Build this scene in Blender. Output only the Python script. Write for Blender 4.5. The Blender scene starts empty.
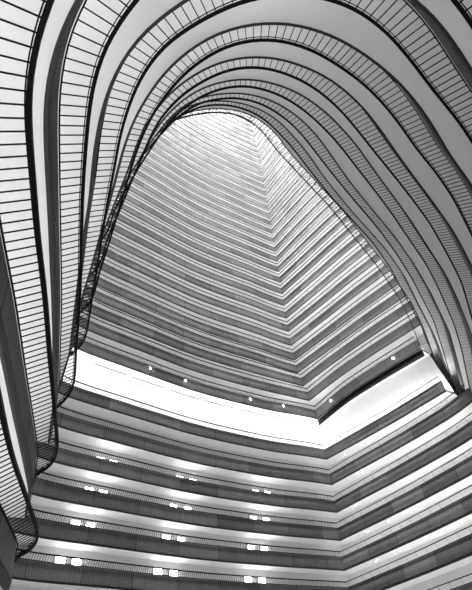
import bpy, math, random
from mathutils import Matrix, Vector
random.seed(4)
S = 3.0                                   # metres in one storey
scene = bpy.context.scene
COL = scene.collection

# ------------------------------------------------------------------ materials
def mat(name):
    m = bpy.data.materials.new(name); m.use_nodes = True
    nt = m.node_tree; nt.nodes.clear()
    out = nt.nodes.new('ShaderNodeOutputMaterial')
    b = nt.nodes.new('ShaderNodeBsdfPrincipled')
    nt.links.new(b.outputs[0], out.inputs[0])
    return m, nt, b

def grey(v): return (v, v, v, 1)

def plain(name, v, rough=0.6, noise=0.04, scale=0.5, spec=0.3):
    m, nt, b = mat(name)
    tc = nt.nodes.new('ShaderNodeTexCoord')
    n = nt.nodes.new('ShaderNodeTexNoise'); n.inputs['Scale'].default_value = scale
    n.inputs['Detail'].default_value = 4
    nt.links.new(tc.outputs['Object'], n.inputs['Vector'])
    r = nt.nodes.new('ShaderNodeMapRange')
    r.inputs[3].default_value = v * (1 - noise * 3); r.inputs[4].default_value = v * (1 + noise * 3)
    nt.links.new(n.outputs[0], r.inputs[0])
    nt.links.new(r.outputs[0], b.inputs['Base Color'])
    b.inputs['Roughness'].default_value = rough
    b.inputs['Specular IOR Level'].default_value = spec
    return m

def glow(name, strength):
    m, nt, b = mat(name)
    b.inputs['Base Color'].default_value = grey(0.8)
    b.inputs['Emission Color'].default_value = grey(1)
    b.inputs['Emission Strength'].default_value = strength
    return m

def concrete(name, v, panel, rib, ribdepth, vary):
    """ribbed precast concrete: u runs along the parapet in metres, v upwards"""
    m, nt, b = mat(name)
    N = nt.nodes.new; Lk = nt.links.new
    uv = N('ShaderNodeUVMap'); sep = N('ShaderNodeSeparateXYZ'); Lk(uv.outputs[0], sep.inputs[0])
    def math_(op, a, bb=None, c=None):
        k = N('ShaderNodeMath'); k.operation = op
        for i, x in enumerate((a, bb, c)):
            if x is None: continue
            if isinstance(x, (int, float)): k.inputs[i].default_value = x
            else: Lk(x, k.inputs[i])
        return k.outputs[0]
    u = sep.outputs[0]
    pu = math_('DIVIDE', u, panel)
    fl = math_('FLOOR', pu); fr = math_('FRACT', pu)
    wn = N('ShaderNodeTexWhiteNoise'); wn.noise_dimensions = '2D'
    cmb = N('ShaderNodeCombineXYZ'); Lk(fl, cmb.inputs[0])
    oi = N('ShaderNodeObjectInfo'); Lk(oi.outputs['Random'], cmb.inputs[1])
    Lk(cmb.outputs[0], wn.inputs['Vector'])
    joint = math_('GREATER_THAN', fr, 0.985)
    ribs = math_('PINGPONG', math_('DIVIDE', u, rib), 0.5)          # 0..0.5
    ribs = math_('MULTIPLY', ribs, 2)
    nz = N('ShaderNodeTexNoise'); nz.inputs['Scale'].default_value = 1.0; nz.inputs['Detail'].default_value = 5
    mp = N('ShaderNodeMapping'); mp.inputs['Scale'].default_value = (1.2, 0.25, 1)
    Lk(uv.outputs[0], mp.inputs[0]); Lk(mp.outputs[0], nz.inputs['Vector'])
    t = math_('MULTIPLY_ADD', wn.outputs[0], vary, 1 - vary / 2)
    t2 = math_('MULTIPLY_ADD', nz.outputs[0], 0.5, 0.75)
    t3 = math_('MULTIPLY_ADD', ribs, ribdepth, 1 - ribdepth)
    t = math_('MULTIPLY', math_('MULTIPLY', t, t2), t3)
    t = math_('MULTIPLY', t, math_('MULTIPLY_ADD', joint, -0.6, 1))
    t = math_('MULTIPLY', t, v)
    Lk(t, b.inputs['Base Color'])
    bp = N('ShaderNodeBump'); bp.inputs['Strength'].default_value = 0.5; bp.inputs['Distance'].default_value = 0.02
    Lk(ribs, bp.inputs['Height']); Lk(bp.outputs[0], b.inputs['Normal'])
    b.inputs['Roughness'].default_value = 0.85
    b.inputs['Specular IOR Level'].default_value = 0.2
    return m

M = dict(
    soffit=plain('smooth_white_soffit', 0.78, 0.7, 0.02),
    wall=plain('white_wall', 0.72, 0.7, 0.02),
    band=plain('dark_edge_band', 0.03, 0.6),
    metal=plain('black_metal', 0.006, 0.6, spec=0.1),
    conc=concrete('ribbed_concrete', 0.13, 4.5, 0.22, 0.5, 0.6),
    conc_near=concrete('ribbed_concrete_near', 0.16, 6.0, 0.12, 0.45, 0.25),
    floor=plain('lobby_carpet', 0.12, 0.9, 0.05, 0.3),
    lamp=glow('lamp_lens', 17), spot=glow('spot_lens', 45), fill=glow('soffit_fill', 5.5),
    fill_left=glow('soffit_fill_soft', 3.2), fill_tall=glow('soffit_fill_tall_storey', 85), fill_near=glow('soffit_fill_near', 10.0), fill_dim=glow('soffit_fill_dim', 1.0), fill_high=glow('soffit_fill_high', 3.0), fill_high_left=glow('soffit_fill_high_soft', 2.0),  # glow of the unseen strips added to brighten soffits and walls
    frame=plain('lamp_frame', 0.3, 0.5),
    slot=plain('dark_slot', 0.08, 0.6),
    glass=glow('skylight_pane', 6),
)

# ------------------------------------------------------------------ mesh helper
class MB:
    def __init__(s): s.v = []; s.f = []; s.uv = []
    def quad(s, a, b, c, d, uv=None):
        i = len(s.v); s.v += [a, b, c, d]; s.f.append((i, i+1, i+2, i+3))
        s.uv += uv if uv else [(0, 0)] * 4
    def box8(s, p):                       # p: 4 bottom then 4 top corners
        i = len(s.v); s.v += p
        for f in ((3,2,1,0),(4,5,6,7),(0,1,5,4),(1,2,6,5),(2,3,7,6),(3,0,4,7)):
            s.f.append(tuple(i+k for k in f)); s.uv += [(0, 0)] * 4
    def bar(s, a, b, w, h):               # straight bar a->b, width w, height h
        a = Vector(a); b = Vector(b); d = (b - a)
        if d.length < 1e-6: return
        d.normalize(); n = Vector((-d.y, d.x, 0))
        n = n.normalized() * w / 2 if n.length > 1e-6 else Vector((w/2, 0, 0))
        t = d.cross(n).normalized() * h / 2
        s.box8([tuple(x) for x in (a-n-t, b-n-t, b+n-t, a+n-t, a-n+t, b-n+t, b+n+t, a+n+t)])
    def box(s, c, x, y, z):               # c centre; x,y,z half vectors
        c = Vector(c); x = Vector(x); y = Vector(y); z = Vector(z)
        s.box8([tuple(k) for k in (c-x-y-z, c+x-y-z, c+x+y-z, c-x+y-z, c-x-y+z, c+x-y+z, c+x+y+z, c-x+y+z)])
    def loft(s, rings, closed=False, caps=True, u=None, smooth=True):
        """rings: list of cross sections along the path, each a list of points"""
        i0 = len(s.v); n = len(rings[0])
        for r in rings: s.v += r
        rng = range(n if closed else n - 1)
        for j in range(len(rings) - 1):
            for k in rng:
                k2 = (k + 1) % n
                a = i0 + j*n + k; b = i0 + j*n + k2; c = i0 + (j+1)*n + k2; d = i0 + (j+1)*n + k
                s.f.append((a, b, c, d))
                if u:
                    z = lambda q: s.v[q][2]
                    s.uv += [(u[j], z(a)), (u[j], z(b)), (u[j+1], z(c)), (u[j+1], z(d))]
                else: s.uv += [(0, 0)] * 4
        if closed and caps:
            s.f.append(tuple(i0 + k for k in range(n))[::-1]); s.uv += [(0, 0)] * n
            j = len(rings) - 1
            s.f.append(tuple(i0 + j*n + k for k in range(n))); s.uv += [(0, 0)] * n
    def build(s, name, m, parent=None):
        me = bpy.data.meshes.new(name); me.from_pydata(s.v, [], s.f)
        l = me.uv_layers.new(name='UVMap')
        for i, q in enumerate(s.uv): l.data[i].uv = q
        me.materials.append(m); me.update()
        o = bpy.data.objects.new(name, me); COL.objects.link(o)
        if parent: o.parent = parent
        return o

def empty(name, loc=(0, 0, 0)):
    o = bpy.data.objects.new(name, None); o.location = loc; COL.objects.link(o); return o
def tag(o, label=None, cat=None, group=None, kind=None):
    if label: o['label'] = label
    if cat: o['category'] = cat
    if group: o['group'] = group
    if kind: o['kind'] = kind
    return o

# ------------------------------------------------------------------ path tools (plan, storey units)
def resample(P, n=None, step=None):
    d = [0]
    for a, b in zip(P, P[1:]): d.append(d[-1] + math.dist(a, b))
    L = d[-1]
    if n is None: n = max(2, int(round(L / step)) + 1)
    out = []; j = 0
    for i in range(n):
        t = L * i / (n - 1)
        while j < len(d) - 2 and d[j+1] < t: j += 1
        f = (t - d[j]) / max(1e-9, d[j+1] - d[j])
        out.append((P[j][0] + (P[j+1][0] - P[j][0]) * f, P[j][1] + (P[j+1][1] - P[j][1]) * f))
    return out
def smooth(P, it):
    P = list(P)
    for _ in range(it):
        P = [P[0]] + [((P[i-1][0] + 2*P[i][0] + P[i+1][0]) / 4, (P[i-1][1] + 2*P[i][1] + P[i+1][1]) / 4)
                      for i in range(1, len(P)-1)] + [P[-1]]
    return P
def arclen(P):
    d = [0]
    for a, b in zip(P, P[1:]): d.append(d[-1] + math.dist(a, b))
    return d
def offset(P, w):
    """positive w = to the left of the direction of travel, mitred"""
    out = []
    ws = w if isinstance(w, (list, tuple)) else [w] * len(P)
    for i, p in enumerate(P):
        ns = []
        for a, b in (((i-1), i), (i, i+1)):
            if a < 0 or b >= len(P): continue
            dx = P[b][0] - P[a][0]; dy = P[b][1] - P[a][1]; l = math.hypot(dx, dy) or 1
            ns.append((-dy/l, dx/l))
        nx = sum(q[0] for q in ns); ny = sum(q[1] for q in ns); l = math.hypot(nx, ny)
        nx /= l; ny /= l
        c = max(0.5, nx*ns[0][0] + ny*ns[0][1])
        out.append((p[0] + nx*ws[i]/c, p[1] + ny*ws[i]/c))
    return out
def W(p, z): return (p[0]*S, p[1]*S, z*S)

# ------------------------------------------------------------------ a balcony
def balcony(root, P, R, z, hp, zr, depth, conc, picket, rail_w, pick_w, sgn, fill=True, lean=0, band=0.12, slab_t=0.12, fill_off=0.3, fine=None, fill_mat=None):
    """P parapet line, R outer rail line (same length lists, storey units); sgn*left = away from the atrium"""
    u = [a*S for a in arclen(P)]
    th = 0.035
    Pi = offset(P, sgn*th)
    ln = lean if isinstance(lean, list) else None
    Pl = offset(P, [-sgn*q for q in ln]) if ln else P
    Pil = offset(P, [sgn*(th-q) for q in ln]) if ln else Pi
    Pb = offset(P, [sgn*(0.008-q) for q in ln]) if ln else offset(P, sgn*0.008); Pd = offset(P, sgn*depth)
    # parapet: hollow-free wall with a coping
    m = MB()
    m.loft([[W(Pl[i], z+band), W(P[i], z+hp), W(Pi[i], z+hp), W(Pil[i], z+band)] for i in range(len(P))], closed=True, u=u)
    par = m.build('parapet', conc, root)
    m = MB()
    m.loft([[W(Pb[i], z), W(Pb[i], z+band), W(Pil[i], z+band), W(Pil[i], z)] for i in range(len(P))], closed=True)
    m.build('base_band', M['band'], par)
    # slab with white soffit
    m = MB()
    m.loft([[W(Pil[i], z+0.005), W(Pd[i], z+0.005), W(Pd[i], z+slab_t), W(Pil[i], z+slab_t)] for i in range(len(P))], closed=True)
    m.build('slab', M['soffit'], root)
    # rails
    m = MB(); h = rail_w*0.55
    def ring(c, w, hh, zz):
        a = offset(c, w/2); b = offset(c, -w/2)
        return [[W(a[i], zz-hh), W(b[i], zz-hh), W(b[i], zz+hh), W(a[i], zz+hh)] for i in range(len(c))]
    m.loft(ring(R, rail_w, h, zr), closed=True)
    if fine:
        Ri = offset(R, sgn*(rail_w*0.5 + 0.014))
        m.loft(ring(Ri, 0.008, 0.004, zr+0.02), closed=True)
    Rp = offset(P, -sgn*0.012)
    m.loft(ring(Rp, max(0.012, pick_w), 0.008, z+hp), closed=True)
    rl = m.build('railing', M['metal'], root)
    # pickets
    m = MB()
    L = arclen(R); n = int(L[-1]/picket)
    j = 0
    for q in range(n + 1):
        t = L[-1]*q/n
        while j < len(L)-2 and L[j+1] < t: j += 1
        f = (t-L[j])/max(1e-9, L[j+1]-L[j])
        g = lambda A: (A[j][0]+(A[j+1][0]-A[j][0])*f, A[j][1]+(A[j+1][1]-A[j][1])*f)
        a = g(Rp); b = g(R)
        if math.dist(a, b) < 0.05: continue
        m.bar(W(a, z+hp), W(b, zr), pick_w*S, pick_w*S)
    m.build('bars', M['metal'], rl)
    if fill:  # added glowing strip, hidden behind the parapet, lightens the soffit above
        c = offset(P, sgn*(fill_off)); m = MB()
        m.loft([[W(q, z+slab_t+0.02) for q in (c[i], offset(P, sgn*(fill_off+0.08))[i])] for i in range(0, 0)] or
               [[W(c[i], z+slab_t+0.02), W(c2, z+slab_t+0.02)] for i, c2 in enumerate(offset(P, sgn*(fill_off+0.08)))])
        m.build('fill_strip', fill_mat or M['fill'], root)

ORD = ['lowest', 'second', 'third', 'fourth', 'fifth', 'sixth', 'seventh', 'eighth', 'ninth', 'tenth', 'eleventh',
       'twelfth', 'thirteenth', 'fourteenth', 'fifteenth', 'sixteenth', 'seventeenth', 'eighteenth', 'nineteenth',
       'twentieth', 'twenty-first', 'twenty-second', 'twenty-third', 'twenty-fourth', 'twenty-fifth',
       'twenty-sixth', 'twenty-seventh', 'twenty-eighth', 'twenty-ninth', 'thirtieth', 'thirty-first',
       'thirty-second', 'thirty-third', 'thirty-fourth', 'thirty-fifth', 'thirty-sixth', 'thirty-seventh', 'thirty-eighth']

# ------------------------------------------------------------------ the sweeping balconies overhead
END = [(-3.03, 5.98), (-2.76, 5.79), (-2.50, 5.42), (-2.33, 5.00), (-2.17, 4.62)]
NEAR = {
 0: [(-3.10,6.10),(-2.86,5.97),(-2.57,5.54),(-2.46,5.29),(-2.32,4.75),(-2.16,4.16),(-2.01,3.58),(-1.88,3.14),(-1.6,2.3),(-1.35,1.5),(-1.2,0.7),(-1.05,0.0),(-.75,-.55),(-.2,-.95),(.6,-1.1),(1.5,-.9),(2.5,-.2),(3.6,.9),(5.0,2.7),(6.6,5.2),(8.2,8.2),(9.6,11.5)],
 1: [(-3.04,5.99),(-2.76,5.81),(-2.50,5.40),(-2.34,4.90),(-2.13,4.23),(-1.87,3.38),(-1.70,2.85),(-1.58,2.46),(-1.42,1.88),(-1.27,1.43),(-1.19,1.15),(-1.13,.97),(-1.03,.77),(-.94,.63),(-.82,.49),(-.55,.20),(-.15,-.08),(.45,-.25),(1.2,-.12),(1.95,.30),(2.8,1.05),(4.0,2.5),(5.6,4.6),(7.2,7.4),(8.6,10.6),(9.2,12.6)],
 2: [(-2.94,5.91),(-2.71,5.71),(-2.47,5.36),(-2.19,4.56),(-1.90,3.79),(-1.77,3.42),(-1.56,2.79),(-1.43,2.39),(-1.29,2.0),(-1.20,1.76),(-1.06,1.41),(-.96,1.18),(-.82,.99),(-.68,.84),(-.54,.72),(-.25,.52),(.15,.38),(.6,.33),(1.1,.43),(1.5,.64),(1.80,.89),(1.98,1.05),(2.6,1.72),(3.6,2.9),(5.0,4.8),(6.6,7.4),(8.0,10.2),(8.9,12.8)],
 3: [(-3.03,5.98),(-2.76,5.79),(-2.52,5.51),(-2.33,5.03),(-2.16,4.62),(-1.85,3.87),(-1.52,3.06),(-1.31,2.61),(-1.14,2.19),(-1.06,2.03),(-.94,1.82),(-.80,1.60),(-.63,1.41),(-.43,1.25),(-.17,1.14),(.20,1.0),(.55,.95),(.87,.97),(1.13,1.03),(1.34,1.12),(1.49,1.20),(1.68,1.34),(1.90,1.54),(2.10,1.75),(2.33,1.99),(2.61,2.25),(2.86,2.52),(3.9,3.75),(5.2,5.6),(6.6,8.0),(7.9,10.8),(8.6,13.2)],
 4: END[:4]+[(-2.10,4.6),(-1.7,3.83),(-1.29,3.03),(-1.10,2.68),(-.94,2.45),(-.82,2.28),(-.62,2.09),(-.38,1.88),(-.18,1.76),(.05,1.66),(.27,1.60),(.56,1.58),(.79,1.62),(1.06,1.70),(1.31,1.83),(1.54,1.98),(1.72,2.10),(1.96,2.29),(2.25,2.58),(2.54,2.91),(2.72,3.15),(3.09,3.53),(3.56,4.10),(3.84,4.51),(4.09,4.87),(5.0,6.3),(6.2,8.4),(7.4,10.9),(8.3,13.5)],
 5: END[:4]+[(-2.08,4.65),(-1.65,3.95),(-1.15,3.16),(-1.01,2.93),(-.77,2.70),(-.52,2.50),(-.24,2.36),(.03,2.26),(.29,2.20),(.65,2.22),(1.01,2.34),(1.39,2.54),(1.79,2.87),(2.11,3.22),(2.45,3.63),(2.88,4.13),(3.35,4.69),(3.84,5.30),(4.40,6.12),(5.00,7.05),(5.66,8.38),(6.6,10.2),(7.5,12.3),(8.2,14.2),(9.2,16.6),(10.0,18.5)],
 6: END[:4]+[(-2.12,4.8),(-1.75,4.3),(-1.28,3.75),(-1.10,3.54),(-.88,3.30),(-.63,3.12),(-.31,2.94),(.01,2.85),(.32,2.81),(.74,2.89),(1.17,3.09),(1.62,3.44),(2.12,3.96),(2.54,4.50),(3.03,5.12),(3.50,5.74),(4.04,6.50),(4.67,7.38),(5.17,8.21),(6.04,9.78),(6.63,11.02),(7.25,12.49),(7.95,14.15),(8.9,16.4),(9.8,18.5)],
 7: END[:4]+[(-2.12,4.85),(-1.7,4.42),(-1.18,3.96),(-.94,3.76),(-.66,3.56),(-.36,3.43),(-.01,3.40),(.34,3.40),(.73,3.51),(1.12,3.74),(1.54,4.12),(1.85,4.52),(2.24,5.06),(2.83,5.83),(3.74,6.97),(4.44,7.97),(5.08,8.98),(5.37,9.50),(6.12,10.81),(6.86,12.46),(7.56,14.05),(8.53,16.3),(9.5,18.5)],
 8: END[:4]+[(-2.1,4.95),(-1.7,4.62),(-1.25,4.30),(-.81,4.05),(-.41,3.91),(-.02,3.90),(.37,3.98),(.70,4.12),(1.03,4.35),(1.37,4.74),(1.64,5.06),(2.13,5.77),(2.86,6.75),(3.42,7.43),(4.08,8.25),(4.82,9.37),(5.41,10.45),(6.44,12.29),(7.62,14.73),(8.62,16.70),(9.6,18.6)],
 9: END[:4]+[(-2.1,5.0),(-1.65,4.75),(-1.1,4.58),(-.6,4.5),(-.1,4.48),(.40,4.58),(.76,4.79),(1.10,5.14),(1.33,5.54),(2.05,6.43),(2.98,7.57),(3.84,8.78),(4.70,9.97),(5.82,11.7),(6.53,13.05),(7.15,14.4),(8.1,16.5),(9.0,18.5)],
}
NEARTXT = ['lowest balcony at lower left with black trellis rail and rounded end',
 'wide near balcony down the left edge, its bright trellis ending in a rounded corner',
 'second tall balcony from the left with dark parapet and wide bright trellis',
 'near balcony sweeping off the top edge and back down to the upper right corner',
 'outermost balcony whose whole arch shows across the top of the photo',
 'second complete arching balcony below the top edge',
 'third complete arching balcony counted down from the top edge',
 'fourth complete arching balcony counted down from the top edge',
 'fifth complete arching balcony, dark striped ring near the bright opening',
 'innermost arching balcony with a thin black rail against the bright far wall']
near_P = {}
for k in range(10):
    R = resample(smooth(resample(NEAR[k], step=0.12), 6), step=0.10)
    L = arclen(R)
    sa = L[min(range(len(R)), key=lambda i: R[i][1] if R[i][0] < 2.5 else 99)]      # arc length at the apex
    bl = lambda a, lo, hi: (lambda t: t*t*(3-2*t))(max(0, min(1, (a-lo)/(hi-lo))))
    b1 = [bl(a, sa*0.55, sa*0.95) for a in L]; b2 = [bl(a, sa+0.8, sa+3.5) for a in L]
    wa = 0.30 if k == 9 else 0.285
    w = [((0.215 if k == 1 else 0.19)*(1-p)+wa*p)*(1-q) + (0.235 if k < 9 else 0.3)*q for p, q in zip(b1, b2)]
    lean = [0.042*(1-p) for p in b1]
    P = offset(R, w)                       # travel: from the left end over the top to the right, left = outside?
    # decide the outer side: away from the atrium centre (2, 8)
    sgn = 1
    mid = len(R)//3
    if math.dist(P[mid], (2, 8)) < math.dist(R[mid], (2, 8)): sgn = -1; P = offset(R, [-q for q in w])
    # rounded end: the parapet runs straight to meet the rail
    e = 0.95
    ie = next(i for i, a in enumerate(L) if a > e)
    A = P[ie]; B = (R[0][0]-0.0, R[0][1]+0.0)
    for i in range(ie):
        f = L[i]/L[ie]
        g = f
        P[i] = (B[0]+(A[0]-B[0])*g, B[1]+(A[1]-B[1])*g)
    near_P[k] = (P, sgn)
    z = k + 1.15
    root = tag(empty('balcony', W(P[len(P)//2], z)), NEARTXT[k], 'balcony', 'arching balconies overhead')
    root.location = (0, 0, 0)
    balcony(root, P, R, z, 0.45, z+0.57, 1.5, M['conc_near'], 0.083, 0.03, 0.0085, sgn,
            fill=False, fine=k < 5, slab_t=0.14, lean=lean)
    ap = min(range(len(P)), key=lambda i: P[i][1] if P[i][0] < 2.5 else 99)
    for nm, a, b, mm in (('fill_strip', 6, ap+6, M['fill_high'] if k == 9 else M['fill_near']), ('fill_strip', ap+6, len(P)-40, M['fill_high'] if k == 9 else M['fill_dim'])):
        c1 = offset(P, sgn*0.30)[a:b]; c2 = offset(P, sgn*0.40)[a:b]
        m = MB(); m.loft([[W(c1[i], z+0.17), W(c2[i], z+0.17)] for i in range(len(c1))]); m.build(nm, mm, root)  # added hidden fill strips for the arch soffits, weaker on the right

# ------------------------------------------------------------------ far galleries
LEFT = [(-7.1,9.6),(-6.75,10.7),(-6.35,11.6),(-5.85,12.36),(-4.66,13.4),(-3.45,14.5),(-2.13,15.67),(-.6,16.75),(1.1,17.85)]
ZB = [0.95,1.95,2.95,3.93,4.93,5.95,7.05,8.15] + [10.1,11.1,11.95,12.75,13.55] + [14.53+0.985*i for i in range(31)]
def corner_x(z):
    T = [(0,3.05),(3.9,3.08),(4.9,3.15),(5.95,3.26),(7.05,3.3),(8.15,3.3),(10.1,3.28),(11.1,3.08),(11.95,2.92),(12.75,2.77),(14.5,2.72),(18,2.76),(22,2.86),(30,3.0),(45,3.05)]
    for (a, x), (b, y) in zip(T, T[1:]):
        if a <= z <= b: return x+(y-x)*(z-a)/(b-a)
    return 3.05
def right_pts(z):
    if 9 < z < 10.5: return [(4.40,17.12),(5.70,15.60),(7.0,14.2)]
    if z > 9: return [(4.40,17.12),(5.70,15.60),(6.97,14.25),(8.6,12.5)]
    t = max(0, min(1, (z-3)/5.15))
    l = lambda a, b: a+(b-a)*t
    pts = [(l(3.9,4.3),l(17.5,17.85)),(l(5.0,5.75),l(15.4,16.1)),(l(6.0,7.2),l(13.2,14.15))]
    return pts if z > 8 else pts + [(l(7.3,7.35),l(10.6,13.6))]
def far_path(z):
    c = (corner_x(z), 19.0)
    l = resample(smooth(resample(LEFT+[(c[0]-.9, 18.45), c], step=0.3), 6), step=0.3)
    r = resample(smooth(resample([c]+right_pts(z), step=0.3), 4), step=0.35)
    return l, r
WD = 0.62
wl = []; wr = []
for i, z in enumerate(ZB):
    l, r = far_path(z)
    P = l + r[1:]; nc = len(l)-1
    high = z > 9
    Rr = offset(P, -0.09)
    sl = offset(P, WD)
    name = (lambda side: (
        ('%s ribbed balcony below the tall white storey on the %s' % ((ORD[7-i] if i < 7 else 'topmost').replace('lowest', 'topmost'), side)) if not high else
        ('%s ribbed balcony above the tall white storey on the %s' % (ORD[i-8], side))))
    for side, sl_, txt, grp in (('left', slice(0, nc+1), 'curved far left wall', 'balconies of the curved far wall'),
                           ('right', slice(nc, len(P)), 'straight far right wall', 'balconies of the straight far right wall')):
        root = tag(empty('balcony'), name(txt), 'balcony', grp)
        Pp = P[sl_]; RR = Rr[sl_]
        full = lambda w: offset(P, w)[sl_]
        # build with mitred offsets taken from the whole path
        _o = offset
        def off(Q, w, _P=P, _sl=sl_, _Pp=Pp, _R=Rr, _RR=RR):
            if Q is _Pp: return _o(_P, w)[_sl]
            if Q is _RR: return _o(_R, w)[_sl]
            return _o(Q, w)
        offset = off
        balcony(root, Pp, RR, z, 0.45, z+0.60, WD, M['conc'], (0.07 if not high else 0.3 if z < 20 else 1.0) if side == 'left' else 0.45, 0.028 if side == 'left' and not high else 0.02 if not high else 0.03 if z < 18 else 0.036, (0.01 if not high else 0.004) if side == 'left' else 0.005, 1, fill=True,
                fill_mat=M['fill_tall'] if i == 7 else (M['fill_high_left'] if side == 'left' else M['fill_high']) if z > 24 else (M['fill_left'] if side == 'left' else M['fill']),
                band=0.05 if side == 'left' else 0.07, fine=False, fill_off=0.22)
        offset = _o
    w_ = offset(P, WD)
    wl.append((z, w_[:nc+1])); wr.append((z, w_[nc:]))
def wall_loft(name, data):
    n = min(len(d[1]) for d in data)
    m = MB()
    rows = [( -0.6, resample(data[0][1], n))] + [(z, resample(p, n)) for z, p in data] + [(57, resample(data[-1][1], n))]
    m.loft([[W(p[i], z) for z, p in rows] for i in range(n)])
    return tag(m.build(name, M['wall']), kind='structure')
wall_loft('wall_left', wl); wall_loft('wall_right', wr)

# recess shade as a solid black strip under the straight wall's first balcony above the tall storey
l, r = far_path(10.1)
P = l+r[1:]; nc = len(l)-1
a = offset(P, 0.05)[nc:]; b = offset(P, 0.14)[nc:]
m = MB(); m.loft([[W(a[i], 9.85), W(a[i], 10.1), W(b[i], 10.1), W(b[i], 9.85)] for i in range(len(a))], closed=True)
tag(m.build('recess_shade', M['metal']), 'black strip as recess shade under the straight wall balcony, above the tall white storey', 'recess_shade')

# ------------------------------------------------------------------ shell: upper near wall, ceiling, floor
P9, s9 = near_P[9]
o9 = offset(P9, s9*0.55)
m = MB(); m.loft([[W(p, 10.8), W(p, 57)] for p in o9]); tag(m.build('wall_front', M['wall']), kind='structure')
m = MB(); m.box((1.5*S, 9*S, 57*S), (14*S, 0, 0), (0, 14*S, 0), (0, 0, 0.2*S)); tag(m.build('ceiling', M['soffit']), kind='structure')
m = MB(); m.box((1.5*S, 7*S, -0.62*S), (16*S, 0, 0), (0, 16*S, 0), (0, 0, 0.05*S)); tag(m.build('floor', M['floor']), kind='structure')

# ------------------------------------------------------------------ small lamps
def along(z, x):
    """point of the far path at plan x, with tangent and outward normal"""
    l, r = far_path(z); P = l+r[1:]
    for a, b in zip(P, P[1:]):
        if a[0] <= x <= b[0]:
            f = (x-a[0])/(b[0]-a[0]); d = math.dist(a, b)
            t = ((b[0]-a[0])/d, (b[1]-a[1])/d)
            return (a[0]+(b[0]-a[0])*f, a[1]+(b[1]-a[1])*f), t, (-t[1], t[0])
ROW = {6: 'first', 5: 'second', 4: 'third', 3: 'fourth', 2: 'fifth'}
COLN = ['left', 'middle', 'right']
for i in (5, 4, 3, 2):
    z = ZB[i]
    for c, xs in enumerate(((-5.1, -4.75), (-2.8, -2.38), (-.15, .32))):
        for q, x in enumerate(xs):
            dx = [0, 0, 0.0, 0.18, 0.36, 0.52][i]
            p, t, n = along(z, x+dx)
            pc = (p[0]+n[0]*(WD-0.04), p[1]+n[1]*(WD-0.04))
            root = tag(empty('wall_lamp'), '%s glowing wall lamp of the %s pair on the %s lamp row from the top' % (('left', 'right')[q], COLN[c], ['', '', 'fourth', 'third', 'second', 'first'][i]),
                       'wall lamp', 'paired wall lamps behind the left balconies')
            T = Vector((t[0], t[1], 0))*0.13*S; Nn = Vector((n[0], n[1], 0))
            m = MB(); m.box(Vector(W(pc, z+0.62)), T, Nn*0.03*S, (0, 0, 0.13*S)); m.build('lens', M['lamp'], root)
            m = MB(); m.box(Vector(W((pc[0]+n[0]*.02, pc[1]+n[1]*.02), z+0.62)), T*1.12, Nn*0.03*S, (0, 0, 0.145*S)); m.build('housing', M['frame'], root)

def disc_lamp(p, z, r, label, group, mt, down=True):
    root = tag(empty('downlight' if down else 'spotlight'), label, 'lamp', group)
    m = MB(); N = 14
    for (rr, z0, z1, mm, nm) in ((r*1.35, -0.012, 0.004, M['frame'], 'trim_ring'), (r, -0.02, -0.008, mt, 'lens')):
        m = MB()
        m.loft([[(p[0]*S+rr*S*math.cos(a), p[1]*S+rr*S*math.sin(a), (z+zz)*S) for a in [2*math.pi*k/N for k in range(N)]] for zz in (z0, z1)], closed=True)
        m.build(nm, mm, root)
    return root
for i, z in ((6, 7.05), (3, 3.93), (2, 2.95), (5, 5.95)):
    for q, x in enumerate((3.75, 4.35, 4.95, 5.55, 6.15) if i != 5 else (4.1, 5.6)):
        p, t, n = along(z, x)
        pc = (p[0]+n[0]*.38, p[1]+n[1]*.38)
        disc_lamp(pc, ZB[i+1], 0.02, '%s downlight from the corner over the right balcony, %s row below the tall storey' % (['first', 'second', 'third', 'fourth', 'fifth'][q], {6: 'first', 5: 'second', 3: 'fourth', 2: 'fifth'}[i]),
                  'ceiling downlights along the right-hand balconies', M['spot'])
for q, x in enumerate((-3.67, -2.43, .2, 1.7)):
    p, t, n = along(10.1, x)
    root = tag(empty('spotlight'), 'small glinting spotlight, %s of four on the curved parapet above the tall white storey' % ['first', 'second', 'third', 'fourth'][q], 'spotlight', 'spotlights on the curved parapet')
    c = Vector(W((p[0]-n[0]*.04, p[1]-n[1]*.04), 10.42))
    m = MB(); m.box(c, Vector((t[0], t[1], 0))*.03*S, Vector((n[0], n[1], 0))*.02*S, (0, 0, .022*S)); m.build('lens', M['spot'], root)
    m = MB(); m.box(c+Vector((n[0], n[1], 0))*.03*S, Vector((t[0], t[1], 0))*.045*S, Vector((n[0], n[1], 0))*.012*S, (0, 0, .032*S)); m.build('housing', M['frame'], root)
for q, x in enumerate((3.9, 6.2)):
    p, t, n = along(10.1, x)
    root = tag(empty('spotlight'), 'glinting spotlight on the straight right parapet over the black recess strip, %s' % ['near corner', 'far end'][q], 'spotlight', 'spotlights on the straight parapet')
    c = Vector(W((p[0]-n[0]*.04, p[1]-n[1]*.04), 10.38))
    m = MB(); m.box(c, Vector((t[0], t[1], 0))*.035*S, Vector((n[0], n[1], 0))*.02*S, (0, 0, .025*S)); m.build('lens', M['spot'], root)
    m = MB(); m.box(c+Vector((n[0], n[1], 0))*.03*S, Vector((t[0], t[1], 0))*.045*S, Vector((n[0], n[1], 0))*.012*S, (0, 0, .032*S)); m.build('housing', M['frame'], root)

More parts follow.
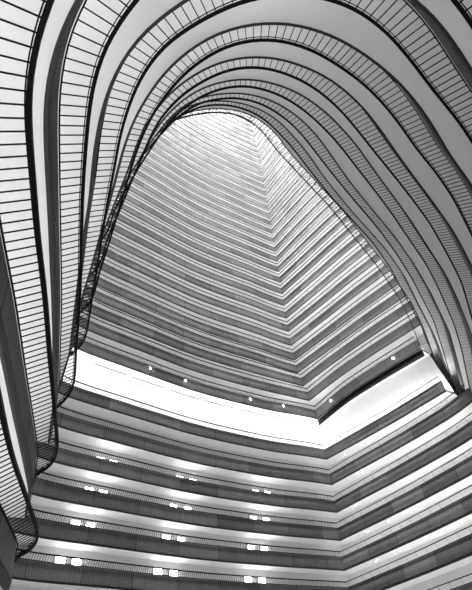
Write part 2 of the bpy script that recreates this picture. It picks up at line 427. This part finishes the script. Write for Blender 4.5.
# linear slots in the ceiling of the tall storey
nth = ['first', 'second', 'third', 'fourth', 'fifth', 'sixth', 'seventh']
l, r = far_path(10.1)
sp = offset(l+r[1:], 0.44)[:len(l)]
def sp_at(x):
    for a, b in zip(sp, sp[1:]):
        if a[0] <= x <= b[0]:
            f = (x-a[0])/(b[0]-a[0]); return (x, a[1]+(b[1]-a[1])*f)
    return sp[0]
for q, (xa, xb) in enumerate(((1.19, 2.46), (-.27, .96), (-1.76, -.56), (-3.08, -1.95), (-4.37, -3.26), (-5.55, -4.5))):
    pts = [sp_at(xa+(xb-xa)*k/6) for k in range(7)]
    a = offset(pts, -0.02); b = offset(pts, 0.02)
    m = MB(); m.loft([[W(a[k], 10.075), W(b[k], 10.075), W(b[k], 10.10), W(a[k], 10.10)] for k in range(7)], closed=True)
    tag(m.build('slot_diffuser', M['slot']), '%s thin dark slot from the corner in the white band of the curved wall' % nth[q], 'slot', 'slots in the white band')

# skylight
for ix in range(5):
    for iy in range(6):
        root = tag(empty('skylight'), 'square bright roof skylight, column %s row %s of the roof grid' % (nth[ix], nth[iy]), 'skylight', 'roof skylights')
        cx = (-4+ix*2.4)*S; cy = (6+iy*2.3)*S
        m = MB(); m.box((cx, cy, 56.7*S), (1.0*S, 0, 0), (0, .95*S, 0), (0, 0, .02*S)); m.build('pane', M['glass'], root)
        m = MB()
        for sx in (-1, 1): m.box((cx+sx*1.06*S, cy, 56.67*S), (.06*S, 0, 0), (0, 1.07*S, 0), (0, 0, .08*S))
        for sy in (-1, 1): m.box((cx, cy+sy*1.01*S, 56.67*S), (1.0*S, 0, 0), (0, .06*S, 0), (0, 0, .08*S))
        m.build('frame', M['metal'], root)

# ------------------------------------------------------------------ lights
def area(name, loc, tgt, sx, sy, power, spread=math.pi):
    d = bpy.data.lights.new(name, 'AREA'); d.shape = 'RECTANGLE'; d.size = sx; d.size_y = sy; d.energy = power; d.spread = spread
    o = bpy.data.objects.new(name, d); COL.objects.link(o); o.location = loc
    o.rotation_euler = (Vector(tgt)-Vector(loc)).to_track_quat('-Z', 'Y').to_euler(); return o
area('skylight_daylight', (-1.2*S, 9*S, 55.9*S), (2*S, 12*S, 20*S), 20, 24, 215000, math.radians(115))
area('right_wall_fill', (-2*S, 8*S, 55.5*S), (5.2*S, 16*S, 20*S), 12, 12, 70000, math.radians(50))  # added fill that brightens the right wall parapets
area('lobby_fill', (-.5*S, 0.8*S, -0.5*S), (-.5*S, 0.8*S, 10*S), 15, 14, 1050)  # added unseen fill from below for the overhead soffits
w = bpy.data.worlds.new('world'); scene.world = w; w.use_nodes = True
w.node_tree.nodes['Background'].inputs[0].default_value = grey(1); w.node_tree.nodes['Background'].inputs[1].default_value = 0.04

# ------------------------------------------------------------------ camera
F = 440.0; VP = (196.0, -150.0); C0 = (236.0, 295.0)
d = (VP[0]-C0[0], VP[1]-C0[1]); Ln = math.hypot(*d); th = math.atan(F/Ln)
ux, uy = d[0]/Ln, d[1]/Ln; rx, ry = -uy, ux
s_, c_ = math.sin(th), math.cos(th)
X = Vector((1, 0, 0)); U = Vector((0, -s_, c_)); Fw = Vector((0, c_, s_))
right = X*rx + U*ux; up = X*(-ry) + U*(-uy)
cd = bpy.data.cameras.new('camera'); cam = bpy.data.objects.new('camera', cd); COL.objects.link(cam)
cd.sensor_fit = 'VERTICAL'; cd.sensor_height = 24; cd.lens = 24*F/590; cd.clip_end = 1000; cd.clip_start = 0.05
cam.matrix_world = Matrix(((right.x, up.x, -Fw.x, 0), (right.y, up.y, -Fw.y, 0), (right.z, up.z, -Fw.z, 0), (0, 0, 0, 1)))
scene.camera = cam
scene.view_settings.view_transform = 'Standard'; scene.view_settings.look = 'None'
scene.view_settings.gamma = 1; scene.view_settings.exposure = 0
